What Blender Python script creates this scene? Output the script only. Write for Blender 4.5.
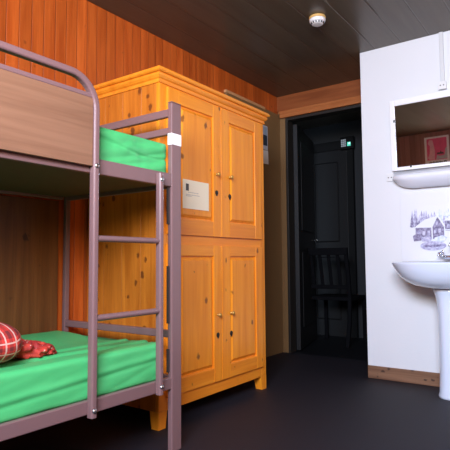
import bpy, bmesh, math, random
from mathutils import Vector, Matrix, noise

for o in list(bpy.data.objects):
    bpy.data.objects.remove(o)
S = bpy.context.scene
C = S.collection
random.seed(7)

# ------------------------------------------------------------------ camera
CAM = Vector((2.313, 0.0, 0.82))
YAW, PITCH, ROLL, FPX = -0.6243, 0.0709, -0.0073, 508.35
fw = Vector((math.sin(YAW) * math.cos(PITCH), math.cos(YAW) * math.cos(PITCH), math.sin(PITCH)))
rt = fw.cross(Vector((0, 0, 1))).normalized()
up = rt.cross(fw)
r2 = rt * math.cos(ROLL) + up * math.sin(ROLL)
u2 = -rt * math.sin(ROLL) + up * math.cos(ROLL)
cd = bpy.data.cameras.new('camera')
cam = bpy.data.objects.new('camera', cd)
C.objects.link(cam)
cd.sensor_width = 36.0
cd.lens = FPX / 450.0 * 36.0
cd.clip_start = 0.02
M = Matrix((r2, u2, -fw)).transposed().to_4x4()
M.translation = CAM
cam.matrix_world = M
S.camera = cam

# ------------------------------------------------------------------ world, daylight, exposure
S.view_settings.view_transform = 'Standard'
S.view_settings.look = 'None'
S.view_settings.gamma = 1.0
S.view_settings.use_curve_mapping = False
S.view_settings.exposure = 0.0
W = bpy.data.worlds.new('sky')
S.world = W
W.use_nodes = True
wn = W.node_tree
wn.nodes['Background'].inputs['Color'].default_value = (0.62, 0.78, 1.0, 1)
wn.nodes['Background'].inputs['Strength'].default_value = 0.9


def area(name, loc, rot, sx, sy, power, color, spread=math.pi):
    l = bpy.data.lights.new(name, 'AREA')
    l.shape = 'RECTANGLE'
    l.size, l.size_y = sx, sy
    l.energy = power
    l.color = color
    l.spread = spread
    o = bpy.data.objects.new(name, l)
    o.location = loc
    o.rotation_euler = rot
    C.objects.link(o)
    return o


# daylight coming through the window in the wall behind the camera (faces +y, tilted down a little)
area('window_daylight', (2.20, -0.42, 1.82), (math.radians(92), 0, 0), 1.40, 0.80, 145, (1.0, 0.95, 0.88))
area('window_skylight', (2.20, -0.44, 1.95), (math.radians(52), 0, 0), 1.40, 0.6, 120, (0.36, 0.54, 1.0))


# ------------------------------------------------------------------ helpers
def link(o):
    C.objects.link(o)
    return o


def origin_of(p):
    return Vector(p['_b']) if p is not None else Vector((0, 0, 0))


def obj(name, bm, mats, parent=None, base=None, smooth=False):
    b = Vector(base) if base is not None else origin_of(parent)
    bmesh.ops.recalc_face_normals(bm, faces=bm.faces[:])
    bmesh.ops.translate(bm, verts=bm.verts[:], vec=-b)
    me = bpy.data.meshes.new(name)
    bm.to_mesh(me)
    bm.free()
    if not isinstance(mats, (list, tuple)):
        mats = [mats]
    for m in mats:
        me.materials.append(m)
    if smooth:
        for p in me.polygons:
            p.use_smooth = True
    o = link(bpy.data.objects.new(name, me))
    if parent is not None:
        o.parent = parent
    else:
        o.location = b
    o['_b'] = tuple(b)
    return o


def tag(o, label=None, cat=None, group=None, kind=None):
    if label: o['label'] = label
    if cat: o['category'] = cat
    if group: o['group'] = group
    if kind: o['kind'] = kind
    return o


def thing(name, base, label, cat, group=None):
    o = link(bpy.data.objects.new(name, None))
    o.empty_display_size = 0.1
    o.location = base
    o['_b'] = tuple(base)
    return tag(o, label, cat, group)


def struct(name, bm, mats, parent=None):
    o = obj(name, bm, mats, parent)
    if parent is None:
        o['kind'] = 'structure'
    return o


def box(bm, x0, x1, y0, y1, z0, z1, bev=0.0, seg=2, mi=0):
    t = bmesh.new()
    bmesh.ops.create_cube(t, size=1)
    for v in t.verts:
        v.co = Vector(((x0 + x1) / 2 + v.co.x * (x1 - x0), (y0 + y1) / 2 + v.co.y * (y1 - y0),
                       (z0 + z1) / 2 + v.co.z * (z1 - z0)))
    if bev > 0:
        bmesh.ops.bevel(t, geom=t.edges[:] + t.verts[:], offset=bev, segments=seg, profile=0.5, affect='EDGES')
    for f in t.faces:
        f.material_index = mi
    merge(bm, t)


def merge(bm, t, mat=None):
    if mat is not None:
        bmesh.ops.transform(t, matrix=mat, verts=t.verts[:])
    me = bpy.data.meshes.new('tmp')
    t.to_mesh(me)
    t.free()
    bm.from_mesh(me)
    bpy.data.meshes.remove(me)


def loft(bm, rings, cap0=True, cap1=True, closed=True, mi=0):
    rows = [[bm.verts.new(p) for p in r] for r in rings]
    n = len(rows[0])
    for a, b in zip(rows[:-1], rows[1:]):
        for i in range(n if closed else n - 1):
            j = (i + 1) % n
            f = bm.faces.new((a[i], a[j], b[j], b[i]))
            f.material_index = mi
    if cap0:
        bm.faces.new(rows[0][::-1]).material_index = mi
    if cap1:
        bm.faces.new(rows[-1]).material_index = mi


def sweep(bm, pts, section, upv=(0, 0, 1)):
    """sweep a 2D section [(a,b)] along a path; a = sideways, b = along the reference 'upv' made perpendicular"""
    pts = [Vector(p) for p in pts]
    rings = []
    for i, p in enumerate(pts):
        if i == 0: t = pts[1] - p
        elif i == len(pts) - 1: t = p - pts[i - 1]
        else: t = (pts[i + 1] - p).normalized() + (p - pts[i - 1]).normalized()
        t.normalize()
        a = t.cross(Vector(upv))
        if a.length < 1e-4: a = t.cross(Vector((1, 0, 0)))
        a.normalize()
        b = a.cross(t).normalized()
        rings.append([p + a * s + b * q for s, q in section])
    loft(bm, rings)


def circ(r, n=14, r2=None):
    r2 = r2 or r
    return [(r * math.cos(2 * math.pi * i / n), r2 * math.sin(2 * math.pi * i / n)) for i in range(n)]


def rrect(w, h, r, n=4):
    out = []
    for cx, cy, a0 in ((w / 2 - r, h / 2 - r, 0), (-w / 2 + r, h / 2 - r, 90), (-w / 2 + r, -h / 2 + r, 180), (w / 2 - r, -h / 2 + r, 270)):
        for k in range(n + 1):
            a = math.radians(a0 + 90 * k / n)
            out.append((cx + r * math.cos(a), cy + r * math.sin(a)))
    return out


def lathe(bm, prof, loc, axis='z', n=24, mi=0):
    """prof [(radius, height)] turned about an axis through loc"""
    rings = []
    L = Vector(loc)
    for r, h in prof:
        ring = []
        for i in range(n):
            a = 2 * math.pi * i / n
            c, s = r * math.cos(a), r * math.sin(a)
            v = {'z': Vector((c, s, h)), 'x': Vector((h, c, s)), 'y': Vector((c, h, s))}[axis]
            ring.append(L + v)
        rings.append(ring)
    loft(bm, rings, mi=mi)


def prism(bm, poly, mapper, depth, mi=0):
    """poly [(u,v)] mapped by mapper(u,v,d) for d = 0 and depth"""
    a = [bm.verts.new(mapper(u, v, 0)) for u, v in poly]
    b = [bm.verts.new(mapper(u, v, depth)) for u, v in poly]
    fs = [bm.faces.new(a[::-1]), bm.faces.new(b)]
    for i in range(len(poly)):
        j = (i + 1) % len(poly)
        fs.append(bm.faces.new((a[i], a[j], b[j], b[i])))
    for f in fs: f.material_index = mi


def rbox(bm, c, half, r, n, disp=None):
    """rounded box with a fine grid on every face, pushed along its normal by disp(point, normal)"""
    t = bmesh.new()
    c = Vector(c)
    for ax in range(3):
        u, v = (ax + 1) % 3, (ax + 2) % 3
        for sgn in (-1, 1):
            g = {}
            for i in range(n[u] + 1):
                for j in range(n[v] + 1):
                    p = [0, 0, 0]
                    p[ax] = sgn * half[ax]
                    p[u] = (2 * i / n[u] - 1) * half[u]
                    p[v] = (2 * j / n[v] - 1) * half[v]
                    q = Vector(p)
                    k = Vector([max(-(half[d] - r), min(half[d] - r, q[d])) for d in range(3)])
                    d = q - k
                    nn = d.normalized()
                    P = c + k + nn * r
                    if disp: P = disp(P, nn)
                    g[i, j] = t.verts.new(P)
            for i in range(n[u]):
                for j in range(n[v]):
                    t.faces.new((g[i, j], g[i + 1, j], g[i + 1, j + 1], g[i, j + 1]))
    bmesh.ops.remove_doubles(t, verts=t.verts[:], dist=1e-5)
    merge(bm, t)


# ------------------------------------------------------------------ materials
def mat(name, color=(0.5, 0.5, 0.5), rough=0.5, metal=0.0, spec=0.5, emit=None, estr=1.0, noise_amt=0.0, nscale=30, bump=0.0, bscale=200, coat=0.0):
    m = bpy.data.materials.new(name)
    m.use_nodes = True
    nt = m.node_tree
    b = nt.nodes['Principled BSDF']
    b.inputs['Base Color'].default_value = (*color, 1)
    b.inputs['Roughness'].default_value = rough
    b.inputs['Metallic'].default_value = metal
    b.inputs['Specular IOR Level'].default_value = spec
    b.inputs['Coat Weight'].default_value = coat
    if emit:
        b.inputs['Emission Color'].default_value = (*emit, 1)
        b.inputs['Emission Strength'].default_value = estr
    tc = nt.nodes.new('ShaderNodeTexCoord')
    nz = nt.nodes.new('ShaderNodeTexNoise')
    nz.inputs['Scale'].default_value = nscale
    nz.inputs['Detail'].default_value = 4
    nt.links.new(tc.outputs['Object'], nz.inputs['Vector'])
    if noise_amt > 0:
        mr = nt.nodes.new('ShaderNodeMapRange')
        mr.inputs['To Min'].default_value = 1 - noise_amt
        mr.inputs['To Max'].default_value = 1 + noise_amt
        nt.links.new(nz.outputs['Fac'], mr.inputs['Value'])
        mx = nt.nodes.new('ShaderNodeMix')
        mx.data_type = 'RGBA'
        mx.blend_type = 'MULTIPLY'
        mx.inputs['Factor'].default_value = 1
        mx.inputs['A'].default_value = (*color, 1)
        nt.links.new(mr.outputs['Result'], mx.inputs['B'])
        nt.links.new(mx.outputs['Result'], b.inputs['Base Color'])
    if bump > 0:
        n2 = nt.nodes.new('ShaderNodeTexNoise')
        n2.inputs['Scale'].default_value = bscale
        nt.links.new(tc.outputs['Object'], n2.inputs['Vector'])
        bp = nt.nodes.new('ShaderNodeBump')
        bp.inputs['Strength'].default_value = bump
        bp.inputs['Distance'].default_value = 0.01
        nt.links.new(n2.outputs['Fac'], bp.inputs['Height'])
        nt.links.new(bp.outputs['Normal'], b.inputs['Normal'])
    return m


def wood(name, light, dark, grain='z', plank=None, pw=0.07, groove=0.05, knots=0.6, knot_col=(0.12, 0.030, 0.008), kscale=7.0,
         rough=0.4, vary=0.25, gstr=1.0, coat=0.0, kthin=0.17, flat=None):
    """planed pine: stretched grain noise, knots, optional tongue and groove planks across the axis 'plank'"""
    m = bpy.data.materials.new(name)
    m.use_nodes = True
    nt = m.node_tree
    N, Lk = nt.nodes, nt.links
    b = N['Principled BSDF']
    b.inputs['Roughness'].default_value = rough
    b.inputs['Specular IOR Level'].default_value = 0.35
    b.inputs['Coat Weight'].default_value = coat
    tc = N.new('ShaderNodeTexCoord')
    sep = N.new('ShaderNodeSeparateXYZ')
    Lk.new(tc.outputs['Object'], sep.inputs[0])

    def math_(op, a, bb=None, cc=None):
        n = N.new('ShaderNodeMath')
        n.operation = op
        for k, q in enumerate((a, bb, cc)):
            if q is None: continue
            if isinstance(q, (int, float)): n.inputs[k].default_value = q
            else: Lk.new(q, n.inputs[k])
        return n.outputs[0]
    pid = None
    comb = N.new('ShaderNodeCombineXYZ')
    ax = {'x': 0, 'y': 1, 'z': 2}
    comps = [sep.outputs[0], sep.outputs[1], sep.outputs[2]]
    if plank:
        q = math_('DIVIDE', comps[ax[plank]], pw)
        pid = math_('FLOOR', q)
        fr = math_('FRACT', q)
        wn_ = N.new('ShaderNodeTexWhiteNoise')
        wn_.noise_dimensions = '1D'
        Lk.new(pid, wn_.inputs['W'])
        rnd = wn_.outputs['Value']
        off = math_('MULTIPLY', rnd, 7.3)
        comps[ax[grain]] = math_('ADD', comps[ax[grain]], off)
    for k in range(3):
        Lk.new(comps[k], comb.inputs[k])

    def mapped(sc, fl=None):
        mp = N.new('ShaderNodeMapping')
        s = [1, 1, 1]
        s[ax[grain]] = sc
        if fl: s[ax[fl]] = 0
        mp.inputs['Scale'].default_value = s
        Lk.new(comb.outputs[0], mp.inputs['Vector'])
        return mp.outputs[0]
    g1 = N.new('ShaderNodeTexNoise')
    g1.inputs['Scale'].default_value = 22
    g1.inputs['Detail'].default_value = 6
    g1.inputs['Distortion'].default_value = 0.6
    Lk.new(mapped(0.07), g1.inputs['Vector'])
    g2 = N.new('ShaderNodeTexNoise')
    g2.inputs['Scale'].default_value = 130
    g2.inputs['Detail'].default_value = 3
    Lk.new(mapped(0.03), g2.inputs['Vector'])
    gm = math_('ADD', math_('MULTIPLY', g1.outputs['Fac'], 0.75), math_('MULTIPLY', g2.outputs['Fac'], 0.25))
    cr = N.new('ShaderNodeValToRGB')
    cr.color_ramp.elements[0].position = 0.36
    cr.color_ramp.elements[0].color = (*dark, 1)
    cr.color_ramp.elements[1].position = 0.62
    cr.color_ramp.elements[1].color = (*light, 1)
    Lk.new(gm, cr.inputs[0])
    col = cr.outputs[0]

    def mixc(fac, a, bcol, mode='MIX'):
        n = N.new('ShaderNodeMix')
        n.data_type = 'RGBA'
        n.blend_type = mode
        for nm, q in (('Factor', fac), ('A', a), ('B', bcol)):
            s = n.inputs[nm] if nm == 'Factor' else [i for i in n.inputs if i.name == nm and i.type == 'RGBA'][0]
            if isinstance(q, (int, float)): s.default_value = q
            elif isinstance(q, tuple): s.default_value = (*q, 1)
            else: Lk.new(q, s)
        return [o for o in n.outputs if o.type == 'RGBA'][0]
    # knots
    vo = N.new('ShaderNodeTexVoronoi')
    vo.inputs['Scale'].default_value = kscale
    wob = N.new('ShaderNodeTexNoise')
    wob.inputs['Scale'].default_value = 45
    Lk.new(tc.outputs['Object'], wob.inputs['Vector'])
    wsub = N.new('ShaderNodeVectorMath'); wsub.operation = 'SUBTRACT'
    Lk.new(wob.outputs['Color'], wsub.inputs[0]); wsub.inputs[1].default_value = (0.5, 0.5, 0.5)
    wsc = N.new('ShaderNodeVectorMath'); wsc.operation = 'SCALE'
    Lk.new(wsub.outputs[0], wsc.inputs[0]); wsc.inputs['Scale'].default_value = 0.022
    if flat:
        msk = N.new('ShaderNodeVectorMath'); msk.operation = 'MULTIPLY'
        msk.inputs[1].default_value = [0 if 'xyz'[k] == flat else 1 for k in range(3)]
        Lk.new(wsc.outputs[0], msk.inputs[0])
        wsc = msk
    wad = N.new('ShaderNodeVectorMath'); wad.operation = 'ADD'
    Lk.new(mapped(0.75, flat), wad.inputs[0]); Lk.new(wsc.outputs[0], wad.inputs[1])
    Lk.new(wad.outputs[0], vo.inputs['Vector'])
    vs = N.new('ShaderNodeSeparateColor')
    Lk.new(vo.outputs['Color'], vs.inputs[0])
    rad = math_('MULTIPLY', math_('GREATER_THAN', vs.outputs[0], 1 - knots), math_('MULTIPLY_ADD', math_('POWER', vs.outputs[1], 2.2), kthin * 0.95, kthin * 0.18))
    km = N.new('ShaderNodeMapRange')
    km.interpolation_type = 'SMOOTHSTEP'
    Lk.new(math_('SUBTRACT', rad, vo.outputs['Distance']), km.inputs['Value'])
    km.inputs['From Min'].default_value = -0.07
    km.inputs['From Max'].default_value = 0.07
    km.inputs['To Max'].default_value = 0.80
    col = mixc(km.outputs[0], col, knot_col)
    height = g2.outputs['Fac']
    if plank:
        v = math_('MULTIPLY_ADD', rnd, 2 * vary, 1 - vary)
        cc = N.new('ShaderNodeCombineColor')
        Lk.new(v, cc.inputs[0]); Lk.new(v, cc.inputs[1]); Lk.new(v, cc.inputs[2])
        col = mixc(1.0, col, cc.outputs[0], 'MULTIPLY')
        d = math_('ABSOLUTE', math_('SUBTRACT', fr, 0.5))
        gv = N.new('ShaderNodeMapRange')
        gv.inputs['From Min'].default_value = 0.5 - groove
        gv.inputs['From Max'].default_value = 0.5
        Lk.new(d, gv.inputs['Value'])
        col = mixc(math_('MULTIPLY', gv.outputs[0], 0.55 * gstr), col, (dark[0] * .25, dark[1] * .25, dark[2] * .25))
        height = math_('SUBTRACT', math_('MULTIPLY', g2.outputs['Fac'], 0.06), gv.outputs[0])
    Lk.new(col, b.inputs['Base Color'])
    bp = N.new('ShaderNodeBump')
    bp.inputs['Strength'].default_value = 0.5 if plank else 0.06
    bp.inputs['Distance'].default_value = 0.006
    Lk.new(height, bp.inputs['Height'])
    Lk.new(bp.outputs['Normal'], b.inputs['Normal'])
    return m


PINE_WALL = wood('pine_cladding', (0.60, 0.125, 0.018), (0.42, 0.072, 0.009), 'z', 'y', 0.0715, 0.045, knots=0.3, kscale=10, vary=0.16, rough=0.36, flat='x', kthin=0.15, gstr=0.8)
PINE_SIDEWALL = wood('pine_cladding_side', (0.50, 0.15, 0.035), (0.36, 0.09, 0.02), 'z', 'y', 0.0715, 0.05, knots=0.4, kscale=9, flat='x', vary=0.14, rough=0.5)
PINE_REAR = wood('pine_cladding_rear', (0.31, 0.170, 0.140), (0.25, 0.130, 0.105), 'z', 'x', 0.0715, 0.05, knots=0.4, kscale=9, vary=0.14, rough=0.5, flat='y')
PINE = wood('wardrobe_pine', (0.88, 0.315, 0.020), (0.76, 0.225, 0.011), 'z', None, knots=0.7, kscale=15, rough=0.33, kthin=0.19, flat='x')
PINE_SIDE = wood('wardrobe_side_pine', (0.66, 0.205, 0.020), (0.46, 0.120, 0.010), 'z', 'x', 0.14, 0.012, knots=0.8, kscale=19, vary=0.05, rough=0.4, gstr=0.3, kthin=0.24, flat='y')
PINE_H = wood('wardrobe_pine_crosswise', (0.86, 0.30, 0.020), (0.72, 0.205, 0.011), 'y', None, knots=0.45, kscale=13, rough=0.33, kthin=0.17, flat='x')
HEADER = wood('header_pine', (0.30, 0.088, 0.026), (0.21, 0.055, 0.016), 'x', None, knots=0.5, kscale=8, rough=0.4, flat='y')
HEADER_L = wood('architrave_pine', (0.48, 0.165, 0.050), (0.38, 0.115, 0.032), 'x', None, knots=0.2, kscale=8, rough=0.4, flat='y')
SKIRT = wood('skirting_wood', (0.27, 0.14, 0.075), (0.13, 0.06, 0.032), 'x', None, knots=0.8, kscale=34, rough=0.55, knot_col=(0.03, 0.015, 0.010), flat='y', kthin=0.3)
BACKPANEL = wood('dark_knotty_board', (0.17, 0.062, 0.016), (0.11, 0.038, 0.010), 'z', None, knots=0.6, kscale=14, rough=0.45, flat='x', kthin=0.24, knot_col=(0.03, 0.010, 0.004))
GUARD = wood('guard_laminate', (0.27, 0.135, 0.075), (0.205, 0.098, 0.053), 'y', None, knots=0.0, rough=0.35)
CEIL = wood('ceiling_boards', (0.102, 0.082, 0.058), (0.082, 0.064, 0.045), 'y', 'x', 0.186, 0.03, knots=0.0, vary=0.06, rough=0.30, gstr=0.45)
FLOOR = mat('charcoal_floor', (0.0110, 0.0090, 0.0130), 0.62, noise_amt=0.35, nscale=55, bump=0.25, bscale=260, spec=0.35)
HALLF = mat('hall_floor_shaded', (0.004, 0.0045, 0.006), 0.5, spec=0.3)  # near-black because the hallway's shade is put into the floor colour
PLASTER = mat('white_plaster', (0.71, 0.720, 0.73), 0.7, bump=0.05, bscale=60, noise_amt=0.015, nscale=6)
TAN = mat('tan_paint', (0.22, 0.12, 0.042), 0.6, noise_amt=0.05, nscale=8)
PALEBOARD = mat('pale_board_edge', (0.60, 0.30, 0.12), 0.6)
HALLW = mat('hall_grey_shaded', (0.017, 0.019, 0.021), 0.7)  # grey end wall with the unlit hall's darkness in its colour
HALLD = mat('hall_dark_shaded', (0.006, 0.0065, 0.0065), 0.8, spec=0.2)  # hall sides and trim, shade painted into the base colour
DARKDOOR = mat('hall_door_shaded', (0.008, 0.008, 0.008), 0.5, spec=0.3)  # door colour lowered to carry the hallway's gloom
DARKTRIM = mat('dark_frame_paint', (0.018, 0.014, 0.010), 0.5)
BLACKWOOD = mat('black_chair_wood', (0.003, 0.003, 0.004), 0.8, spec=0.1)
METAL = mat('mauve_brown_enamel', (0.205, 0.112, 0.106), 0.34, spec=0.6, noise_amt=0.05, nscale=12)
METAL_D = mat('dark_steel', (0.06, 0.045, 0.04), 0.5, metal=0.3)
BOLT = mat('zinc_bolt', (0.62, 0.60, 0.58), 0.3, metal=1.0)
BASE = mat('bed_base_hardboard', (0.105, 0.070, 0.035), 0.6, noise_amt=0.15, nscale=18)
GREEN = mat('green_coated_fabric', (0.075, 0.49, 0.150), 0.42, noise_amt=0.06, nscale=9, bump=0.04, bscale=500)
GREEN_S = mat('green_seam', (0.05, 0.36, 0.13), 0.5)
WHITE = mat('white_gloss', (0.82, 0.82, 0.82), 0.3)
PLASTIC = mat('white_plastic', (0.72, 0.72, 0.71), 0.4)
YELLOWED = mat('yellowed_plastic', (0.62, 0.38, 0.12), 0.5)
CERAMIC = mat('white_ceramic', (0.68, 0.755, 0.88), 0.09, spec=0.6, coat=0.4)
SHELFC = mat('shelf_ceramic', (0.77, 0.79, 0.84), 0.15, spec=0.5)
CHROME = mat('chrome', (0.75, 0.76, 0.78), 0.12, metal=1.0)
BRASS = mat('brass', (0.62, 0.36, 0.09), 0.38, metal=0.7)
BLACK = mat('black_iron', (0.012, 0.010, 0.009), 0.5)
PAPER = mat('white_paper', (0.78, 0.74, 0.64), 0.8)
NOTICE = mat('cream_paper', (0.86, 0.76, 0.54), 0.8)
PAPER_G = mat('grey_paper', (0.50, 0.50, 0.50), 0.8)
INK = mat('dark_ink', (0.09, 0.08, 0.07), 0.8)
INK_L = mat('pale_ink', (0.46, 0.43, 0.37), 0.8)
PINK = mat('pink_print', (0.78, 0.12, 0.26), 0.6, noise_amt=0.25, nscale=14)
PINK_L = mat('pale_pink_print', (0.80, 0.45, 0.52), 0.6, noise_amt=0.2, nscale=20)
PHOTO_D = mat('dark_photo_print', (0.03, 0.045, 0.06), 0.5, noise_amt=0.6, nscale=25)
PHOTO_B = mat('blue_photo_print', (0.30, 0.36, 0.42), 0.5, noise_amt=0.3, nscale=25)
MIRROR = mat('mirror_silver', (0.86, 0.87, 0.87), 0.015, metal=1.0)
TILE = mat('white_tile', (0.735, 0.75, 0.775), 0.22)
RUBBER = mat('tape_white', (0.85, 0.84, 0.82), 0.6)


def print_mat(name, c1, c2, sc):
    m = bpy.data.materials.new(name)
    m.use_nodes = True
    nt = m.node_tree
    b = nt.nodes['Principled BSDF']
    b.inputs['Roughness'].default_value = 0.25
    tc = nt.nodes.new('ShaderNodeTexCoord')
    nz = nt.nodes.new('ShaderNodeTexNoise')
    nz.inputs['Scale'].default_value = sc
    nz.inputs['Detail'].default_value = 5
    cr = nt.nodes.new('ShaderNodeValToRGB')
    cr.color_ramp.elements[0].position = 0.4
    cr.color_ramp.elements[0].color = (*c1, 1)
    cr.color_ramp.elements[1].position = 0.62
    cr.color_ramp.elements[1].color = (*c2, 1)
    nt.links.new(tc.outputs['Object'], nz.inputs['Vector'])
    nt.links.new(nz.outputs['Fac'], cr.inputs[0])
    nt.links.new(cr.outputs[0], b.inputs['Base Color'])
    return m


PR_DARK = print_mat('print_slate', (0.16, 0.14, 0.24), (0.36, 0.34, 0.48), 70)
PR_MID = print_mat('print_mauve', (0.34, 0.33, 0.50), (0.60, 0.60, 0.74), 60)
PR_PALE = print_mat('print_pale_blue', (0.48, 0.56, 0.76), (0.76, 0.80, 0.88), 50)
PR_SNOW = mat('print_snow', (0.74, 0.76, 0.79), 0.25)


def tartan():
    m = bpy.data.materials.new('red_tartan')
    m.use_nodes = True
    nt = m.node_tree
    N, Lk = nt.nodes, nt.links
    b = N['Principled BSDF']
    b.inputs['Roughness'].default_value = 0.85
    uv = N.new('ShaderNodeTexCoord')
    sep = N.new('ShaderNodeSeparateXYZ')
    Lk.new(uv.outputs['Object'], sep.inputs[0])

    def mt(op, a, q=None):
        n = N.new('ShaderNodeMath')
        n.operation = op
        for k, w in enumerate((a, q)):
            if w is None: continue
            if isinstance(w, (int, float)): n.inputs[k].default_value = w
            else: Lk.new(w, n.inputs[k])
        return n.outputs[0]
    arc = mt('ADD', sep.outputs[2], mt('MULTIPLY', sep.outputs[0], 0.35))
    A = mt('FRACT', mt('MULTIPLY', sep.outputs[1], 25.0))
    B = mt('FRACT', mt('MULTIPLY', arc, 27.0))

    def band(x, lo, hi): return mt('MULTIPLY', mt('GREATER_THAN', x, lo), mt('LESS_THAN', x, hi))
    dark = mt('ADD', band(A, 0.0, 0.34), band(B, 0.0, 0.34))
    white = mt('MAXIMUM', band(A, 0.60, 0.74), band(B, 0.60, 0.72))

    def mx(f, a, c):
        n = N.new('ShaderNodeMix')
        n.data_type = 'RGBA'
        Lk.new(f, n.inputs['Factor'])
        ins = [i for i in n.inputs if i.type == 'RGBA']
        for s, w in zip(ins, (a, c)):
            if isinstance(w, tuple): s.default_value = (*w, 1)
            else: Lk.new(w, s)
        return [o for o in n.outputs if o.type == 'RGBA'][0]
    c = mx(mt('MULTIPLY', dark, 0.42), (0.62, 0.035, 0.022), (0.09, 0.014, 0.014))
    c = mx(mt('MULTIPLY', white, 0.75), c, (0.72, 0.50, 0.38))
    Lk.new(c, b.inputs['Base Color'])
    return m


TARTAN = tartan()
REDCLOTH = print_mat('red_printed_cloth', (0.30, 0.014, 0.010), (0.62, 0.05, 0.025), 26)
_nt = REDCLOTH.node_tree
_nt.nodes['Principled BSDF'].inputs['Roughness'].default_value = 0.75
_v = _nt.nodes.new('ShaderNodeTexVoronoi')
_v.inputs['Scale'].default_value = 60
_m = _nt.nodes.new('ShaderNodeMath')
_m.operation = 'LESS_THAN'
_m.inputs[1].default_value = 0.22
_x = _nt.nodes.new('ShaderNodeMix')
_x.data_type = 'RGBA'
_src = _nt.nodes['Principled BSDF'].inputs['Base Color'].links[0].from_socket
_tc = [n for n in _nt.nodes if n.type == 'TEX_COORD'][0]
_nt.links.new(_tc.outputs['Object'], _v.inputs['Vector'])
_nt.links.new(_v.outputs['Distance'], _m.inputs[0])
_nt.links.new(_m.outputs[0], _x.inputs['Factor'])
_ri = [q for q in _x.inputs if q.type == 'RGBA']
_nt.links.new(_src, _ri[0])
_ri[1].default_value = (0.72, 0.42, 0.30, 1)
_nt.links.new([q for q in _x.outputs if q.type == 'RGBA'][0], _nt.nodes['Principled BSDF'].inputs['Base Color'])

# ------------------------------------------------------------------ the setting
H = 2.337
YB, YW, YR, XR = 4.066, 3.5315, -0.35, 3.6
bm = bmesh.new(); box(bm, -1.2, 3.8, -0.6, YB + 0.02, -0.1, 0.0); struct('floor', bm, FLOOR)
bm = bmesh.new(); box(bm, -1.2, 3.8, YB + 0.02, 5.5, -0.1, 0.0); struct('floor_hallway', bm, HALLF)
bm = bmesh.new(); box(bm, -1.2, 3.8, -0.6, 5.5, H, H + 0.1); struct('ceiling', bm, CEIL)
bm = bmesh.new(); box(bm, -0.12, 0.0, -0.35, YB, 0, H); struct('wall_left', bm, PINE_WALL)
# back wall: a narrow tan strip, then the doorway, with a lintel over it
bm = bmesh.new()
box(bm, -0.12, 0.085, YB, YB + 0.1, 0, H)
box(bm, 0.085, 0.998, YB, YB + 0.1, 2.125, H)
struct('wall_back', bm, TAN)
bm = bmesh.new(); box(bm, 0.0, 0.998, YB - 0.018, YB, 2.195, H, 0.002); struct('trim_1', bm, HEADER)
bm = bmesh.new()
box(bm, 0.035, 0.998, YB - 0.034, YB, 2.128, 2.172, 0.004)
box(bm, 0.02, 0.998, YB - 0.026, YB, 2.172, 2.195, 0.004)
struct('trim_2', bm, HEADER_L)
bm = bmesh.new()
box(bm, 0.078, 0.100, YB - 0.006, YB + 0.1, 0, 2.128, 0.002)
box(bm, 0.100, 0.998, YB - 0.004, YB + 0.1, 2.104, 2.128, 0.002)
struct('trim_3', bm, DARKTRIM)
# tan lining board standing off the left wall between the wardrobe and the corner
bm = bmesh.new(); box(bm, 0.0, 0.022, 3.215, YB - 0.001, 0, 2.165, 0.002); struct('trim_4', bm, TAN)
bm = bmesh.new(); box(bm, 0.0, 0.026, 3.205, 3.80, 2.155, 2.178, 0.003); struct('trim_5', bm, PALEBOARD)
# white projecting wall with the washstand
bm = bmesh.new(); box(bm, 0.998, XR, YW, YB + 0.1, 0, H, 0.004); struct('wall_right', bm, PLASTER)
bm = bmesh.new(); box(bm, 1.002, XR, YW - 0.016, YW, 0, 0.086, 0.003); struct('baseboard_right', bm, SKIRT)
# wall behind the camera with its window opening, and the far side wall with another
WX0, WX1, WZ0, WZ1 = 1.48, 2.92, 1.22, 2.28
bm = bmesh.new()
box(bm, -0.12, WX0, YR - 0.1, YR, 0, H); box(bm, WX1, XR, YR - 0.1, YR, 0, H)
box(bm, WX0, WX1, YR - 0.1, YR, 0, WZ0); box(bm, WX0, WX1, YR - 0.1, YR, WZ1, H)
struct('wall_rear', bm, PINE_REAR)


def window(name, ax, a0, a1, z0, z1, p0, p1):
    bm = bmesh.new()

    def bx(u0, u1, w0, w1):
        if ax == 'x': box(bm, u0, u1, p0, p1, w0, w1, 0.004)
        else: box(bm, p0, p1, u0, u1, w0, w1, 0.004)
    bx(a0, a0 + 0.05, z0, z1); bx(a1 - 0.05, a1, z0, z1)
    bx(a0 + 0.05, a1 - 0.05, z0, z0 + 0.05); bx(a0 + 0.05, a1 - 0.05, z1 - 0.05, z1)
    bx((a0 + a1) / 2 - 0.02, (a0 + a1) / 2 + 0.02, z0 + 0.05, z1 - 0.05)
    struct(name, bm, HEADER_L)


window('window_1', 'x', WX0, WX1, WZ0, WZ1, YR - 0.08, YR - 0.03)
bm = bmesh.new()
box(bm, XR, XR + 0.1, -0.45, YB + 0.1, 0, H)
struct('wall_side', bm, PINE_SIDEWALL)
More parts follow.
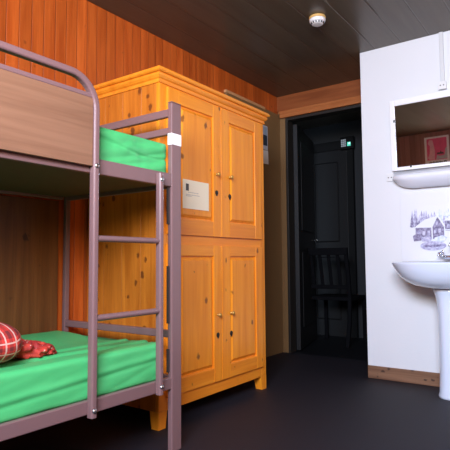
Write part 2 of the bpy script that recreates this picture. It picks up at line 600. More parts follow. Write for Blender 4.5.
# the unlit hallway beyond the doorway, its darkness put into the surface colours
YH = 5.25
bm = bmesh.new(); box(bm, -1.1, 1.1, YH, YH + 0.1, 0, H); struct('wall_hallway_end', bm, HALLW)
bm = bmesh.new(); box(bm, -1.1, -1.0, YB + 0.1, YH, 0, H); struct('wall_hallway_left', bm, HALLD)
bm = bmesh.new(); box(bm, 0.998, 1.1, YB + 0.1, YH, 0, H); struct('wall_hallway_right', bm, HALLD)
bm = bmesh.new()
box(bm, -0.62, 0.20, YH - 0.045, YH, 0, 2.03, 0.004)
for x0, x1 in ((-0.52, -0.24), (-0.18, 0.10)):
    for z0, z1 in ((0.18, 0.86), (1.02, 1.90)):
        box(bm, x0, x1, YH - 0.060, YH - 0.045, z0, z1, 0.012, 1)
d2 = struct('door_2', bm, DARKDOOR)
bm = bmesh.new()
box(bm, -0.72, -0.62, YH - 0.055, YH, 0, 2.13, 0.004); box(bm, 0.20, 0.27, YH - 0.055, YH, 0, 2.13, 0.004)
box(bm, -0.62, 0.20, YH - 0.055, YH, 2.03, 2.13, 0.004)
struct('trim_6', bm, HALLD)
# the doorway's own leaf, swung open into the hallway
hx, hy, lw, ang = 0.098, YB + 0.105, 0.80, math.radians(105)
dv = Vector((math.cos(ang), math.sin(ang), 0))
nv = Vector((dv.y, -dv.x, 0))
bm = bmesh.new()
t = bmesh.new(); box(t, 0, lw, -0.04, 0.0, 0.01, 2.09, 0.003)
for z0, z1 in ((0.2, 0.9), (1.1, 1.95)):
    box(t, 0.12, lw - 0.12, -0.050, -0.04, z0, z1, 0.006, 1)
RM = Matrix.Translation((hx, hy, 0)) @ Matrix.Rotation(ang, 4, 'Z')
merge(bm, t, RM)
d1 = struct('door_1', bm, DARKDOOR)
bm = bmesh.new(); t = bmesh.new()
lathe(t, [(0.022, -0.006), (0.022, 0.0), (0.009, 0.004), (0.009, 0.04)], (lw - 0.06, -0.045, 1.03), 'y', 14)
box(t, lw - 0.17, lw - 0.05, -0.095, -0.083, 1.02, 1.04, 0.004)
merge(bm, t, RM)
obj('door_handle', bm, CHROME, d1)

# ------------------------------------------------------------------ wardrobe
wx0, wx1, wy0, wy1 = 0.022, 0.566, 1.861, 2.869
wr = thing('wardrobe', (0.30, 2.365, 0.0), 'tall knotty pine wardrobe with four panelled doors and a moulded cornice', 'wardrobe')
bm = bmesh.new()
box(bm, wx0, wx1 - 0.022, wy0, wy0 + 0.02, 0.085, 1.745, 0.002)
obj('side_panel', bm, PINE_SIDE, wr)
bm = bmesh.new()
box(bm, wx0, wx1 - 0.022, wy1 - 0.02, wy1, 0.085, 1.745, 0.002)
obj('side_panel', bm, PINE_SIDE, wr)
bm = bmesh.new()
box(bm, wx0, wx0 + 0.012, wy0 + 0.02, wy1 - 0.02, 0.085, 1.745)
obj('back_panel', bm, PINE_SIDE, wr)
for z0, z1 in ((0.09, 0.108), (0.925, 0.945), (1.727, 1.745)):
    bm = bmesh.new()
    box(bm, wx0 + 0.012, wx1 - 0.024, wy0 + 0.02, wy1 - 0.02, z0, z1)
    obj('shelf_board', bm, PINE_H, wr)
# face frame: stiles run down into the front legs
bm = bmesh.new()
box(bm, wx1 - 0.022, wx1, wy0, wy0 + 0.055, 0.085, 1.745, 0.003); obj('stile', bm, PINE, wr)
bm = bmesh.new()
box(bm, wx1 - 0.022, wx1, wy1 - 0.055, wy1, 0.085, 1.745, 0.003); obj('stile', bm, PINE, wr)
bm = bmesh.new()
box(bm, wx1 - 0.022, wx1, wy0 + 0.055, wy1 - 0.055, 0.082, 0.150, 0.003)
obj('bottom_rail', bm, PINE_H, wr)
bm = bmesh.new()
box(bm, wx1 - 0.022, wx1, wy0 + 0.055, wy1 - 0.055, 0.905, 0.962, 0.003)
obj('middle_rail', bm, PINE_H, wr)
bm = bmesh.new()
box(bm, wx1 - 0.022, wx1, wy0 + 0.055, wy1 - 0.055, 1.715, 1.745, 0.003)
obj('top_rail', bm, PINE_H, wr)
# legs
for lx0, lx1 in ((wx1 - 0.06, wx1), (wx0, wx0 + 0.06)):
    for ly0, ly1, sd in ((wy0, wy0 + 0.062, 1), (wy1 - 0.062, wy1, -1)):
        bm = bmesh.new()
        rings = []
        for z, k in ((0.0, 0.012), (0.085, 0.0)):
            a, b_ = (ly0, ly1 - k) if sd > 0 else (ly0 + k, ly1)
            x0_, x1_ = (lx0 + k, lx1) if lx1 > 0.3 else (lx0, lx1 - k)
            rings.append([(x0_, a, z), (x1_, a, z), (x1_, b_, z), (x0_, b_, z)])
        loft(bm, rings)
        obj('leg', bm, PINE, wr)
# cornice, stepped moulding round front and both sides
bm = bmesh.new()
prof = [(0.000, 1.732), (0.007, 1.732), (0.009, 1.742), (0.005, 1.744), (0.006, 1.750), (0.014, 1.756), (0.021, 1.766), (0.023, 1.773), (0.018, 1.775),
        (0.018, 1.780), (0.028, 1.782), (0.034, 1.788), (0.035, 1.796), (0.030, 1.799), (0.030, 1.804), (-0.02, 1.804)]
loft(bm, [[(wx0 - 0.0, wy0 - d, z), (wx1 + d, wy0 - d, z), (wx1 + d, wy1 + d, z), (wx0 - 0.0, wy1 + d, z)] for d, z in prof])
obj('cornice', bm, PINE_H, wr)


def cupboard_door(y0, y1, z0, z1, py0, py1, pz0, pz1, knob_y, knob_z, lock_z):
    xf, xb = wx1 + 0.014, wx1 - 0.004
    bm = bmesh.new()
    # stiles and rails, with a bevelled inner edge
    box(bm, xb, xf, y0, py0, z0, z1, 0.003); box(bm, xb, xf, py1, y1, z0, z1, 0.003)
    d = obj('door', bm, PINE, wr)
    for r0, r1 in ((z0, pz0), (pz1, z1)):
        bm = bmesh.new()
        box(bm, xb, xf - 0.0005, py0, py1, r0, r1, 0.003)
        obj('rail', bm, PINE_H, d)
    # raised and fielded panel
    bm = bmesh.new()
    fx = xf - 0.001
    m1 = 0.012
    rings = []
    for x, k in ((xb + 0.001, 0.0), (xf - 0.012, 0.0), (xf - 0.012, 0.008), (fx, 0.024), (fx, 0.026)):
        rings.append([(x, py0 + k, pz0 + k), (x, py1 - k, pz0 + k), (x, py1 - k, pz1 - k), (x, py0 + k, pz1 - k)])
    loft(bm, rings)
    obj('panel', bm, PINE, d)
    bm = bmesh.new()
    lathe(bm, [(0.008, 0.0), (0.008, 0.003), (0.005, 0.006), (0.0045, 0.010), (0.010, 0.013), (0.012, 0.018), (0.009, 0.023), (0.003, 0.025)],
          (xf, knob_y, knob_z), 'x', 16)
    obj('knob', bm, BRASS, d, smooth=True)
    bm = bmesh.new()
    lathe(bm, [(0.014, 0.0), (0.014, 0.002), (0.012, 0.003)], (xf, knob_y, lock_z), 'x', 14)
    box(bm, xf, xf + 0.003, knob_y - 0.006, knob_y + 0.006, lock_z - 0.019, lock_z - 0.004, 0.001)
    obj('keyhole_plate', bm, BLACK, d)


ym = 2.371
cupboard_door(1.913, ym - 0.002, 0.958, 1.722, 2.005, 2.297, 1.045, 1.648, 2.325, 1.318, 1.212)
cupboard_door(ym + 0.002, 2.817, 0.958, 1.722, 2.455, 2.740, 1.045, 1.648, 2.455, 1.318, 1.203)
cupboard_door(1.913, ym - 0.002, 0.147, 0.908, 2.005, 2.297, 0.225, 0.848, 2.330, 0.517, 0.405)
cupboard_door(ym + 0.002, 2.817, 0.147, 0.908, 2.455, 2.740, 0.225, 0.848, 2.460, 0.517, 0.400)

# notice pinned on the upper left door
xf = wx1 + 0.0155
nt_ = thing('notice', (xf, 2.15, 1.11), 'white printed notice sheet fixed to the upper left wardrobe door', 'notice')
bm = bmesh.new(); box(bm, xf - 0.001, xf + 0.001, 2.025, 2.248, 1.100, 1.255)
obj('sheet', bm, NOTICE, nt_)
bm = bmesh.new()
xs = xf + 0.0014
box(bm, xf, xs, 2.050, 2.074, 1.196, 1.233, 0, 1)
obj('logo', bm, INK, nt_)
bm = bmesh.new()
random.seed(3)
for z, y0, y1 in ((1.188, 2.070, 2.155), (1.175, 2.050, 2.165), (1.168, 2.050, 2.100)):
    y = y0
    while y < y1:
        w = random.uniform(0.004, 0.014)
        box(bm, xf, xs, y, min(y + w, y1), z - 0.002, z + 0.002)
        y += w + 0.003
obj('text', bm, INK_L, nt_)

# ------------------------------------------------------------------ bunk bed
bx = 0.811           # outer plane of the near posts and rails
yh, yf = -0.29, 1.681
bb = thing('bunk_bed', (0.42, 0.70, 0.0), 'mauve-brown steel bunk bed with a ladder and wood-effect guard panel', 'bunk bed')


def rod(name, x0, x1, y0, y1, z0, z1, m=METAL, bev=0.004, parent=None):
    bm = bmesh.new()
    box(bm, x0, x1, y0, y1, z0, z1, bev)
    return obj(name, bm, m, parent or bb)


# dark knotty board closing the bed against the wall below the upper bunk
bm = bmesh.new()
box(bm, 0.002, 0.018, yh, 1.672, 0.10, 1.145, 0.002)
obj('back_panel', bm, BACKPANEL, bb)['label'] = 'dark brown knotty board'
# four posts
near_foot = rod('post', bx - 0.024, bx + 0.002, yf, yf + 0.064, 0.0, 1.536, bev=0.005)
far_foot = rod('post', 0.020, 0.044, yf + 0.018, yf + 0.046, 0.0, 1.536)
rod('post', bx - 0.024, bx + 0.002, yh - 0.01, yh + 0.054, 0.0, 1.536)
rod('post', 0.020, 0.046, yh - 0.01, yh + 0.054, 0.0, 1.536)
# white tape round the near foot post
rod('tape', bx - 0.0245, bx + 0.0030, yf - 0.001, yf + 0.065, 1.342, 1.396, RUBBER, 0.003, near_foot)['label'] = 'white tape'
# long rails, an outer web with a lip under the mattress
for x0, x1 in ((bx - 0.022, bx), (0.024, 0.044)):
    for z0, z1 in ((1.152, 1.211), (0.270, 0.320)):
        rod('side_rail', x0, x1, yh + 0.05, yf, z0, z1)
# end rails at head and foot
for yc in (yf + 0.032, yh + 0.022):
    for z0, z1 in ((1.480, 1.517), (1.398, 1.430), (1.150, 1.200), (0.483, 0.516), (0.270, 0.320)):
        rod('end_rail', 0.044, bx - 0.022, yc - 0.012, yc + 0.012, z0, z1)
# dark slotted hook strip below the upper rail, dark strips lower down the post
for z0, z1 in ((0.985, 1.150), (0.34, 0.44), (0.55, 0.80)):
    rod('dark_strip', bx - 0.022, bx - 0.010, yf - 0.010, yf - 0.0005, z0, z1, METAL_D, 0.001)
# boards carrying the mattresses
for z in (1.165, 0.290):
    rod('bed_base', 0.046, bx - 0.024, yh + 0.05, yf - 0.002, z, z + 0.022, BASE, 0.002)
# guard: bent tube that runs along the top, curves and drops as the left ladder stile
xg = bx + 0.014
yl = 1.237
path = [(xg, -0.20, 1.18), (xg, -0.20, 1.40)]
R = 0.115
for k in range(0, 9):
    a = math.radians(180 - 90 * k / 8)
    path.append((xg, -0.20 + R + R * math.cos(a), 1.505 - R + R * math.sin(a)))
for k in range(0, 11):
    a = math.radians(90 - 90 * k / 10)
    path.append((xg, yl - R + R * math.cos(a), 1.505 - R + R * math.sin(a)))
path += [(xg, yl, 1.30), (xg, yl, 1.0), (xg, yl, 0.6), (xg, yl, 0.262)]
bm = bmesh.new()
sweep(bm, path, rrect(0.026, 0.031, 0.008), upv=(0, 0.001, 1) if False else (1, 0, 0))
gf = obj('guard_frame', bm, METAL, bb, smooth=False)
bm = bmesh.new()
box(bm, xg - 0.010, xg + 0.010, -0.185, yl - 0.014, 1.428, 1.446, 0.004)
obj('guard_rail', bm, METAL, gf)
bm = bmesh.new()
box(bm, xg - 0.008, xg + 0.008, -0.185, yl - 0.015, 1.174, 1.430, 0.002)
obj('guard_board', bm, GUARD, bb)['label'] = 'wood-effect board'
# right ladder stile and two rungs
yr_ = 1.590
bm = bmesh.new()
sweep(bm, [(xg, yr_, 1.197), (xg, yr_, 0.9), (xg, yr_, 0.5), (xg, yr_, 0.268)], rrect(0.024, 0.030, 0.008), upv=(1, 0, 0))
obj('ladder_stile', bm, METAL, bb)
for z in (0.907, 0.614):
    bm = bmesh.new()
    sweep(bm, [(xg, yl - 0.008, z), (xg, yl, z), (xg, (yl + yr_) / 2, z), (xg, yr_, z), (xg, yr_ + 0.008, z)], circ(0.0122, 16), upv=(1, 0, 0))
    obj('rung', bm, METAL, bb, smooth=True)
for y, z in ((yl, 1.176), (yl, 0.286), (yr_, 1.170), (yr_, 0.300)):
    bm = bmesh.new()
    lathe(bm, [(0.010, 0.0), (0.010, 0.002), (0.008, 0.006), (0.003, 0.0075)], (xg + 0.0125, y, z), 'x', 12)
    obj('bolt', bm, BOLT, bb, smooth=True)
for p in (near_foot, far_foot):
    bm = bmesh.new()
    x0 = bx - 0.024 if p is near_foot else 0.02
    y0, y1 = (yf, yf + 0.064) if p is near_foot else (yf + 0.018, yf + 0.046)
    box(bm, x0 + 0.0, x0 + (0.026 if p is near_foot else 0.024), y0, y1, 1.536, 1.540, 0.0015)
    obj('end_cap', bm, METAL, p)


# ------------------------------------------------------------------ mattresses
def fold(y, z, k=1.0, s=0.0):
    """slack cover: slanting folds plus soft lumps"""
    f = noise.noise(Vector((y * 7 + z * 16 + s, z * 9 - y * 3, s))) * 0.006
    f += (abs(noise.noise(Vector((y * 5 - z * 20, z * 4 + s, 3.1 + s)))) - 0.25) * 0.010
    f += noise.noise(Vector((y * 30, z * 30, s))) * 0.0015
    return f * k


def upper(P, n):
    edge = max(0.0, min(1.0, (0.078 - abs(P.z - 1.269)) / 0.03)) * max(0.0, min(1.0, (1.68 - P.y) / 0.04))
    d = fold(P.y, P.z, 1.6, 0.0) * edge if n.x > 0.2 else fold(P.y, P.z, 0.25, 0.0)
    if n.x > 0.5:
        d -= 0.006 * math.exp(-((P.z - (1.287 - 0.02 * math.sin(P.y * 9))) / 0.004) ** 2)
    return P + n * d


um = bmesh.new()
rbox(um, (0.416, 0.702, 1.2690), (0.371, 0.977, 0.0800), 0.014, (16, 170, 30), upper)
o = obj('mattress', um, GREEN, base=(0.415, 0.685, 1.188), smooth=True)
tag(o, 'mattress in a wrinkled green cover on the upper bunk', 'mattress')


def lower(P, n):
    d = fold(P.y, P.z, 0.55, 5.0) * (0.8 if n.x > 0.2 else 0.35)
    if n.z > 0.5:
        # long slack pleats across the top, parallel to the bed's edge
        for xc, w, a in ((0.69, 0.010, -0.007), (0.665, 0.012, 0.006), (0.57, 0.010, -0.006), (0.545, 0.014, 0.006)):
            xx = xc + 0.05 * (P.y - 1.2)
            d += a * math.exp(-((P.x - xx) / w) ** 2)
        d -= 0.018 * math.exp(-((P.x - 0.40) / 0.16) ** 2)
    if n.x > 0.5:
        zz = 0.375 + 0.055 * (P.y - 1.0)
        d += 0.004 * math.exp(-((P.z - zz - 0.012) / 0.012) ** 2) - 0.0025 * math.exp(-((P.z - zz + 0.006) / 0.007) ** 2)
    return P + n * d


lm = bmesh.new()
rbox(lm, (0.418, 0.685, 0.3925), (0.374, 0.972, 0.0795), 0.020, (60, 130, 28), lower)
o = obj('mattress', lm, GREEN, base=(0.418, 0.685, 0.312), smooth=True)
tag(o, 'mattress in a smooth green cover on the lower bunk', 'mattress')

# rolled tartan cushion and the crumpled red cloth beside it
bm = bmesh.new()
rings = []
L0, L1 = 0.52, 1.052
for i in range(27):
    f = i / 26
    y = L0 + (L1 - L0) * f
    e = (1 - abs(2 * f - 1) ** 9) ** 0.5 if 0 < f < 1 else 0.02
    e = max(e, 0.10)
    ring = []
    for k in range(32):
        a = 2 * math.pi * k / 32
        rr = 1 + 0.06 * noise.noise(Vector((math.cos(a) * 1.5, y * 12, math.sin(a) * 1.5)))
        ring.append((0.60 + 0.15 * e * rr * math.cos(a), y, max(0.4785, 0.545 + 0.074 * e * rr * math.sin(a))))
    rings.append(ring)
loft(bm, rings)
o = obj('cushion', bm, TARTAN, base=(0.60, 0.80, 0.47), smooth=True)
tag(o, 'red and white tartan cushion lying on the lower bunk', 'cushion')

bm = bmesh.new()
rings = []
p0, p1 = Vector((0.56, 1.045, 0)), Vector((0.625, 1.232, 0))
for i in range(41):
    f = i / 40
    c = p0.lerp(p1, f)
    e = max(0.06, (min(1, f / 0.12)) ** 0.5 * (1 - max(0, (f - 0.45) / 0.55) ** 1.6) ** 0.9)
    hgt = (0.040 + 0.006 * math.sin(f * 9)) * e
    ring = []
    for k in range(48):
        a = 2 * math.pi * k / 48
        q = Vector((math.cos(a) * 2.0, f * 6, math.sin(a) * 2.0))
        rr = 1 + 0.34 * noise.noise(q) + 0.16 * noise.noise(q * 2.7)
        z = 0.467 + hgt * (0.75 + rr * math.sin(a))
        ring.append((c.x + 0.085 * e * rr * math.cos(a), c.y, max(z, 0.4765)))
    rings.append(ring)
loft(bm, rings)
o = obj('crumpled_cloth', bm, REDCLOTH, base=(0.59, 1.12, 0.466), smooth=True)
tag(o, 'crumpled red cloth with pale flecks beside the tartan cushion', 'cloth')
# ------------------------------------------------------------------ smoke detector
sd = thing('smoke_detector', (0.99, 2.84, H), 'round white smoke detector with a yellowed base on the dark ceiling', 'smoke detector')
bm = bmesh.new()
lathe(bm, [(0.050, 0.0), (0.052, -0.004), (0.052, -0.013), (0.049, -0.016)], (0.99, 2.84, H), 'z', 32)
obj('base', bm, YELLOWED, sd)
bm = bmesh.new()
lathe(bm, [(0.049, -0.0165), (0.050, -0.024), (0.047, -0.034), (0.040, -0.038), (0.036, -0.046), (0.026, -0.050), (0.006, -0.051)], (0.99, 2.84, H), 'z', 32)
hd = obj('sensor_head', bm, PLASTIC, sd, smooth=False)
bm = bmesh.new()
for k in range(14):
    a = 2 * math.pi * k / 14
    t = bmesh.new(); box(t, 0.034, 0.0415, -0.0035, 0.0035, -0.0465, -0.0375)
    merge(bm, t, Matrix.Translation((0.99, 2.84, H)) @ Matrix.Rotation(a, 4, 'Z'))
obj('vent_slots', bm, BLACK, hd)

# ------------------------------------------------------------------ washstand wall
TILT = math.radians(1.8)
MX0, MX1, MZ0, MZ1 = 1.215, 1.985, 1.432, 1.925
mr = thing('mirror', (1.6, YW, MZ0), 'rectangular mirror in a white frame above the washbasin', 'mirror')
TM = Matrix.Translation((0, YW - 0.004, MZ0)) @ Matrix.Rotation(TILT, 4, 'X')   # leans out at the top, pivoting on its lower edge


def mobj(name, t, m, parent):
    bm = bmesh.new()
    merge(bm, t, TM)
    return obj(name, bm, m, parent)


mh = MZ1 - MZ0
t = bmesh.new()
box(t, MX0, MX0 + 0.034, -0.022, 0.0, 0, mh, 0.003); box(t, MX1 - 0.034, MX1, -0.022, 0.0, 0, mh, 0.003)
box(t, MX0 + 0.034, MX1 - 0.034, -0.022, 0.0, 0, 0.024, 0.003); box(t, MX0 + 0.034, MX1 - 0.034, -0.022, 0.0, mh - 0.042, mh, 0.003)
mobj('frame', t, WHITE, mr)
t = bmesh.new(); box(t, MX0 + 0.030, MX1 - 0.030, -0.016, -0.006, 0.020, mh - 0.038)
gl = mobj('glass', t, MIRROR, mr)
for x, z in ((MX0 + 0.030, 0.345), (1.345, 0.022), (1.85, 0.022), (MX1 - 0.030, 0.345)):
    t = bmesh.new(); box(t, x - 0.006, x + 0.006, -0.026, -0.016, z - 0.008, z + 0.008, 0.002)
    mobj('clip', t, BLACK, mr)

# ceramic shelf under the mirror: rounded front and ends
bm = bmesh.new()
rings = []
X0, X1 = 1.225, 1.985
nst = 40
for i in range(nst + 1):
    f = i / nst
    x = X0 + (X1 - X0) * (0.5 - 0.5 * math.cos(math.pi * f))
    d = min(x - X0, X1 - x)
    e = math.sqrt(max(0.0, 1 - (1 - min(d / 0.16, 1)) ** 2.2))
    e = max(e, 0.05)
    dep = 0.035 + 0.105 * e
    lo = 0.045 + 0.085 * e
    zt = 1.430
    prof = [(0, zt), (0.02, zt - 0.004), (dep * 0.75, zt - 0.038), (dep * 0.94, zt - 0.046), (dep, zt - 0.056 - 0.004 * e), (dep * 0.97, zt - 0.064 - 0.012 * e),
            (dep * 0.85, zt - lo * 0.72), (dep * 0.60, zt - lo * 0.93), (dep * 0.3, zt - lo), (0, zt - lo)]
    rings.append([(x, YW - a, z) for a, z in prof])
loft(bm, rings)
o = obj('ceramic_shelf', bm, SHELFC, base=(1.6, YW, 1.30), smooth=True)
tag(o, 'white ceramic shelf with a rounded underside below the mirror', 'shelf')

# small square plates with two screws, and the cable trunking
cols = []
for x, z, lab in ((1.196, 1.392, 'small square white plate beside the left end of the ceramic shelf'),
                  (1.562, 1.968, 'small square white plate at the foot of the cable trunking')):
    pl = thing('wall_plate', (x, YW, z - 0.027), lab, 'plate')
    bm = bmesh.new(); box(bm, x - 0.025, x + 0.025, YW - 0.028 if z > 1.9 else YW - 0.012, YW, z - 0.027, z + 0.027, 0.003)
    obj('cover', bm, PLASTIC, pl)
    for dx in (-0.010, 0.010):
        bm = bmesh.new(); lathe(bm, [(0.004, -0.002), (0.004, 0.001)], (x + dx, (YW - 0.028 if z > 1.9 else YW - 0.012), z), 'y', 10)
        obj('screw', bm, BLACK, pl)
bm = bmesh.new(); box(bm, 1.550, 1.576, YW - 0.014, YW, 1.996, H - 0.001, 0.003)
o = obj('cable_trunking', bm, mat('trunking_plastic', (0.62, 0.63, 0.63), 0.5), base=(1.563, YW, 1.996))
tag(o, 'thin vertical white cable trunking above the mirror', 'trunking')

# splashback with a printed winter scene
sb = thing('splashback', (1.6, YW, 0.82), 'white tiled splashback printed with snowy chalets above the washbasin', 'splashback')
bm = bmesh.new(); box(bm, 1.258, 1.942, YW - 0.006, YW, 0.807, 1.275, 0.002)
obj('tile', bm, TILE, sb)
bm = bmesh.new()
OX, OZ = 1.332, 0.885     # lower left of the printed scene; 1 unit = 1 metre


def pm(u, v, d): return Vector((OX + u, YW - 0.006 - d, OZ + v))


LAY = [0.0004]


def patch(poly, mi):
    LAY[0] += 0.00008
    prism(bm, poly, pm, LAY[0], mi)


def tree(u, v, w, h, mi):
    poly = [(u - w * 0.12, v), (u - w * 0.5, v + h * 0.06), (u - w * 0.22, v + h * 0.30), (u - w * 0.40, v + h * 0.32), (u - w * 0.14, v + h * 0.60), (u - w * 0.24, v + h * 0.62),
            (u, v + h), (u + w * 0.24, v + h * 0.62), (u + w * 0.14, v + h * 0.60), (u + w * 0.40, v + h * 0.32), (u + w * 0.22, v + h * 0.30), (u + w * 0.5, v + h * 0.06), (u + w * 0.12, v)]
    patch(poly, mi)


# misty hill, forest, chalets, bushes and a pond
def zz(pts): return [((x - 15) / 5.6 * 0.0073, (325 - y) / 5.6 * 0.0070) for x, y in pts]


patch(zz([(12, 250), (14, 170), (40, 110), (90, 85), (150, 95), (220, 80), (300, 85), (370, 75), (430, 110), (440, 200), (420, 280), (300, 300), (120, 300), (40, 280)]), 3)
random.seed(5)
for k in range(34):
    x = 18 + k * 12 + random.uniform(-3, 3)
    u, v = zz([(x, random.uniform(185, 200))])[0]
    tree(u, v, 0.034, random.uniform(0.075, 0.115), 2 if k > 9 else 1)
for k in range(22):
    x = 18 + k * 19 + random.uniform(-4, 4)
    u, v = zz([(x, random.uniform(200, 215))])[0]
    tree(u, v, 0.030, random.uniform(0.060, 0.095), 1 if k > 3 else 0)


def chalet(x, y, k):
    """log house, seen from a corner: long wall, gable with snow-covered roof, small windows, posts"""
    def q(*pts): return zz([(x + a * k, y + b * k) for a, b in pts])
    patch(q((0, 0), (80, 8), (80, -58), (0, -62)), 0)
    patch(q((80, 8), (138, -4), (138, -62), (108, -108), (80, -62)), 0)
    patch(q((-8, -56), (82, -54), (112, -116), (46, -98)), 3)
    patch(q((106, -116), (112, -118), (146, -58), (138, -56)), 3)
    for a in (10, 34, 58):
        patch(q((a, -14), (a + 14, -13), (a + 14, -36), (a, -37)), 1)
    for a, b in ((90, -22), (112, -26), (100, -64)):
        patch(q((a, b), (a + 12, b - 2), (a + 12, b - 22), (a, b - 20)), 1)
    patch(q((-2, -2), (82, 6), (82, 0), (-2, -8)), 2)
    patch(q((78, 60), (84, 60), (84, -58), (78, -58)), 3)


chalet(34, 262, 1.0)
chalet(178, 225, 0.9)
chalet(300, 258, 0.95)
for pts, mi in (([(20, 250), (40, 238), (70, 245), (60, 275), (25, 278)], 0), ([(60, 262), (95, 250), (115, 262), (105, 282), (65, 280)], 1), ([(125, 262), (165, 250), (185, 262), (170, 285), (130, 284)], 2),
                ([(270, 280), (310, 262), (350, 275), (330, 300), (280, 300)], 1), ([(380, 285), (410, 265), (440, 280), (420, 300)], 1)):
    patch(zz(pts), mi)
pond = zz([(118 + 62 * math.cos(a * math.pi / 12), 304 + 24 * math.sin(a * math.pi / 12)) for a in range(24)])
patch(pond, 1)
patch(zz([(70, 300), (165, 297), (150, 310), (80, 312)]), 0)
obj('printed_scene', bm, [PR_DARK, PR_MID, PR_PALE, PR_SNOW], sb)

# washbasin on its pedestal
cx, dyc = 1.602, 0.245
wb = thing('washbasin', (cx, YW - 0.22, 0.0), 'white ceramic pedestal washbasin with a chrome tap under the mirror', 'washbasin')


def oval(sa, sb, z, dy=dyc, ex=2.35, n=56):
    r = []
    for k in range(n):
        a = 2 * math.pi * k / n
        c, s = math.cos(a), math.sin(a)
        X = math.copysign(abs(c) ** (2 / ex), c) * sa
        Y = math.copysign(abs(s) ** (2 / (ex if s < 0 else 4.5)), s) * sb
        r.append((cx + X, YW - dy + Y, z))
    return r


bm = bmesh.new()
loft(bm, [oval(0.07, 0.09, 0.645), oval(0.13, 0.13, 0.652), oval(0.19, 0.165, 0.664), oval(0.240, 0.195, 0.688), oval(0.275, 0.216, 0.718), oval(0.302, 0.233, 0.757),
          oval(0.319, 0.241, 0.788), oval(0.323, 0.243, 0.798), oval(0.322, 0.2425, 0.803), oval(0.314, 0.238, 0.805), oval(0.290, 0.228, 0.803),
          oval(0.265, 0.170, 0.797, 0.285), oval(0.245, 0.155, 0.775, 0.285), oval(0.20, 0.125, 0.725, 0.285), oval(0.12, 0.08, 0.695, 0.285), oval(0.03, 0.02, 0.688, 0.285)])
obj('bowl', bm, CERAMIC, wb, smooth=True)
bm = bmesh.new()
rings = []
for z, a, b_ in ((0.0, 0.082, 0.100), (0.012, 0.082, 0.100), (0.03, 0.076, 0.096), (0.15, 0.071, 0.090), (0.35, 0.068, 0.088), (0.50, 0.070, 0.090), (0.57, 0.075, 0.094), (0.62, 0.086, 0.104), (0.650, 0.10, 0.115)):
    rings.append(oval(a, b_, z, 0.215, 2.3, 40))
loft(bm, rings)
obj('pedestal', bm, CERAMIC, wb, smooth=True)
# chrome mixer with two cross handles and a swan spout
ty = YW - 0.075
bm = bmesh.new()
lathe(bm, [(0.026, 0.798), (0.026, 0.808), (0.018, 0.815), (0.016, 0.845), (0.010, 0.852)], (cx, ty, 0), 'z', 18)
sweep(bm, [(cx - 0.06, ty, 0.835), (cx, ty, 0.835), (cx + 0.06, ty, 0.835)], circ(0.012, 12))
sp = [(cx, ty, 0.845), (cx, ty, 0.885)]
for k in range(1, 9):
    a = math.radians(180 - 150 * k / 8)
    sp.append((cx, ty - 0.05 - 0.05 * math.cos(a), 0.885 + 0.035 * math.sin(a)))
sweep(bm, sp, circ(0.009, 12), upv=(1, 0, 0))
tp = obj('tap', bm, CHROME, wb, smooth=True)
tp['label'] = 'chrome mixer tap'
for s in (-1, 1):
    bm = bmesh.new()
    c0 = Vector((cx + s * 0.060, ty, 0.838))
    dirv = Vector((s * 0.45, -0.45, 0.75)).normalized()
    sweep(bm, [c0, c0 + dirv * 0.022], circ(0.009, 12))
    c1 = c0 + dirv * 0.028
    sweep(bm, [c0 + dirv * 0.02, c0 + dirv * 0.036], circ(0.011, 12))
    e1 = dirv.cross(Vector((0, 0, 1))).normalized()
    e2 = dirv.cross(e1).normalized()
    for e in (e1, e2):
        for q in (1, -1):
            t = bmesh.new()
            bmesh.ops.create_uvsphere(t, u_segments=10, v_segments=6, radius=0.0085)
            merge(bm, t, Matrix.Translation(c1 + e * q * 0.021))
        sweep(bm, [c1 - e * 0.021, c1 + e * 0.021], circ(0.0055, 8), upv=tuple(dirv))
    obj('tap_handle', bm, CHROME, tp, smooth=True)

# ------------------------------------------------------------------ papers on the walls
x = 0.0222
po = thing('photo_poster', (x, 3.70, 1.80), 'poster with a dark landscape photo on the tan wall beside the wardrobe', 'poster')
bm = bmesh.new(); box(bm, x, x + 0.002, 3.555, 3.835, 1.795, 2.010); obj('sheet', bm, PAPER_G, po)
bm = bmesh.new(); box(bm, x + 0.001, x + 0.0026, 3.565, 3.826, 1.832, 1.925, 0, 1, 0); box(bm, x + 0.001, x + 0.0026, 3.565, 3.826, 1.925, 2.0, 0, 1, 1)
obj('photo', bm, [PHOTO_D, PHOTO_B], po)
bm = bmesh.new()
t = bmesh.new(); box(t, 0, 0.002, -0.13, 0.13, -0.06, 0.06)
merge(bm, t, Matrix.Translation((x, 3.712, 1.725)) @ Matrix.Rotation(math.radians(3), 4, 'X'))
o = obj('leaflet', bm, PAPER, base=(x, 3.71, 1.66))
tag(o, 'plain pale leaflet under the dark landscape poster', 'leaflet')

# pink poster on the wall behind the camera, seen in the mirror
pk = thing('pink_poster', (0.645, YR, 1.86), 'pink poster with a pale border seen in the mirror', 'poster')
PX0, PX1, PZ0, PZ1 = 0.485, 0.805, 1.86, 2.275
bm = bmesh.new(); box(bm, PX0, PX1, YR, YR + 0.002, PZ0, PZ1); obj('sheet', bm, WHITE, pk)
bm = bmesh.new()
LAY = 0


def pp(poly, mi, k):
    prism(bm, [(PX0 + u * (PX1 - PX0), PZ0 + v * (PZ1 - PZ0)) for u, v in poly], lambda u, v, d: Vector((u, YR + 0.001 + d, v)), 0.0012 + 0.0002 * k, mi)


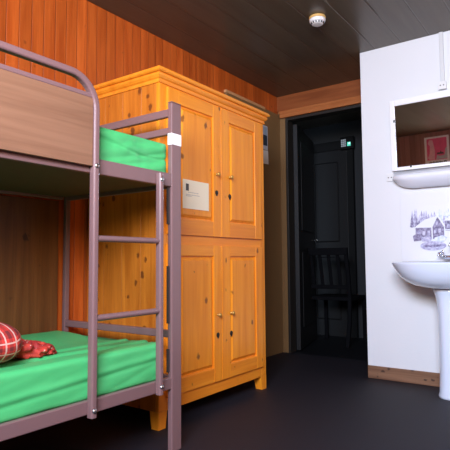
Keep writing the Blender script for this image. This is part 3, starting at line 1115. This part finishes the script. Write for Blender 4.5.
pp([(0.09, 0.22), (0.91, 0.22), (0.91, 0.94), (0.09, 0.94)], 0, 1)
pp([(0.12, 0.30), (0.20, 0.24), (0.40, 0.24), (0.42, 0.50), (0.38, 0.72), (0.34, 0.88), (0.20, 0.90), (0.14, 0.78), (0.22, 0.70), (0.20, 0.45)], 1, 2)
pp([(0.46, 0.24), (0.91, 0.24), (0.91, 0.62), (0.84, 0.56), (0.80, 0.36), (0.62, 0.34), (0.50, 0.38)], 2, 2)
pp([(0.48, 0.40), (0.78, 0.40), (0.74, 0.47), (0.70, 0.44), (0.66, 0.52), (0.62, 0.45), (0.52, 0.46)], 3, 3)
u = 0.16
for k, w in enumerate((0.04, 0.05, 0.03, 0.06, 0.04, 0.06, 0.05, 0.05, 0.06)):
    pp([(u, 0.085), (u + w, 0.085), (u + w, 0.15 + 0.02 * (k % 2)), (u, 0.15 + 0.02 * (k % 2))], 3, 2)
    u += w + 0.014
ringp = [(0.82 + 0.065 * math.cos(a * math.pi / 8), 0.125 + 0.055 * math.sin(a * math.pi / 8)) for a in range(16)]
pp(ringp, 3, 2)
pp([(0.82 + 0.035 * math.cos(a * math.pi / 8), 0.125 + 0.030 * math.sin(a * math.pi / 8)) for a in range(16)], 2, 3)
obj('print', bm, [PINK, PINK_L, PAPER_G, INK], pk)

# ------------------------------------------------------------------ in the hallway
ch = thing('dining_chair', (0.20, 4.72, 0.0), 'black slat-back wooden chair standing in the dark hallway', 'chair')


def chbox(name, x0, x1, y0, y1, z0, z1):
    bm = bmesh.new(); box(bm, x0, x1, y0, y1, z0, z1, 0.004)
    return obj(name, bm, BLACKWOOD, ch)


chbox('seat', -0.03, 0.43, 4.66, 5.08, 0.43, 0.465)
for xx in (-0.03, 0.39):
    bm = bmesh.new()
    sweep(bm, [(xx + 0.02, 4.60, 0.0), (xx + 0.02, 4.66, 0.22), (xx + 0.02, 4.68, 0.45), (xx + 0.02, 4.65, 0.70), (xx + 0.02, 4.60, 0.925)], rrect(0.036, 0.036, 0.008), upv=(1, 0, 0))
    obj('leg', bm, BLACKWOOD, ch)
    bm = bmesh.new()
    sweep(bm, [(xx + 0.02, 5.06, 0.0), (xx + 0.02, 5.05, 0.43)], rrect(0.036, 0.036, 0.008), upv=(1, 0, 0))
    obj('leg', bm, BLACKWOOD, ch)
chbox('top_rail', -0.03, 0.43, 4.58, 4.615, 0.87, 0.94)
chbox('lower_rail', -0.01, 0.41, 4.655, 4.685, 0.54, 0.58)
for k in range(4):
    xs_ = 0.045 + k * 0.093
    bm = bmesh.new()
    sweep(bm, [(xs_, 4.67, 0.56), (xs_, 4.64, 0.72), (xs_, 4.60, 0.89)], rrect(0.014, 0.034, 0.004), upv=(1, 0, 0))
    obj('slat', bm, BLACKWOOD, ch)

ex, ez = 0.225, 2.075
el = thing('exit_light', (ex, YH - 0.06, ez), 'small lit green emergency light high in the dark hallway', 'emergency light')
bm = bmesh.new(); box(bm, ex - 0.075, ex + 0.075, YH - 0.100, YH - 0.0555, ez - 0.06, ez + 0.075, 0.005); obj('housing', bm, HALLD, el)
bm = bmesh.new()
for i in range(3):
    for k in range(4):
        box(bm, ex - 0.062 + i * 0.019, ex - 0.047 + i * 0.019, YH - 0.103, YH - 0.099, ez - 0.032 + k * 0.021, ez - 0.016 + k * 0.021)
obj('window', bm, mat('lit_grey_window', (0.3, 0.33, 0.35), 0.4, emit=(0.55, 0.62, 0.68), estr=0.22), el)
bm = bmesh.new()
box(bm, ex + 0.006, ex + 0.045, YH - 0.104, YH - 0.099, ez - 0.030, ez + 0.012, 0.002)
obj('lamp', bm, mat('green_lamp', (0.1, 0.5, 0.35), 0.4, emit=(0.10, 0.75, 0.55), estr=0.8), el)
bm = bmesh.new()
box(bm, ex + 0.022, ex + 0.040, YH - 0.106, YH - 0.102, ez - 0.012, ez + 0.006, 0.002)
obj('bright_lens', bm, mat('pale_lamp', (0.6, 0.8, 0.8), 0.4, emit=(0.7, 1.0, 0.98), estr=1.0), el)

for o in bpy.data.objects:
    if '_b' in o: del o['_b']
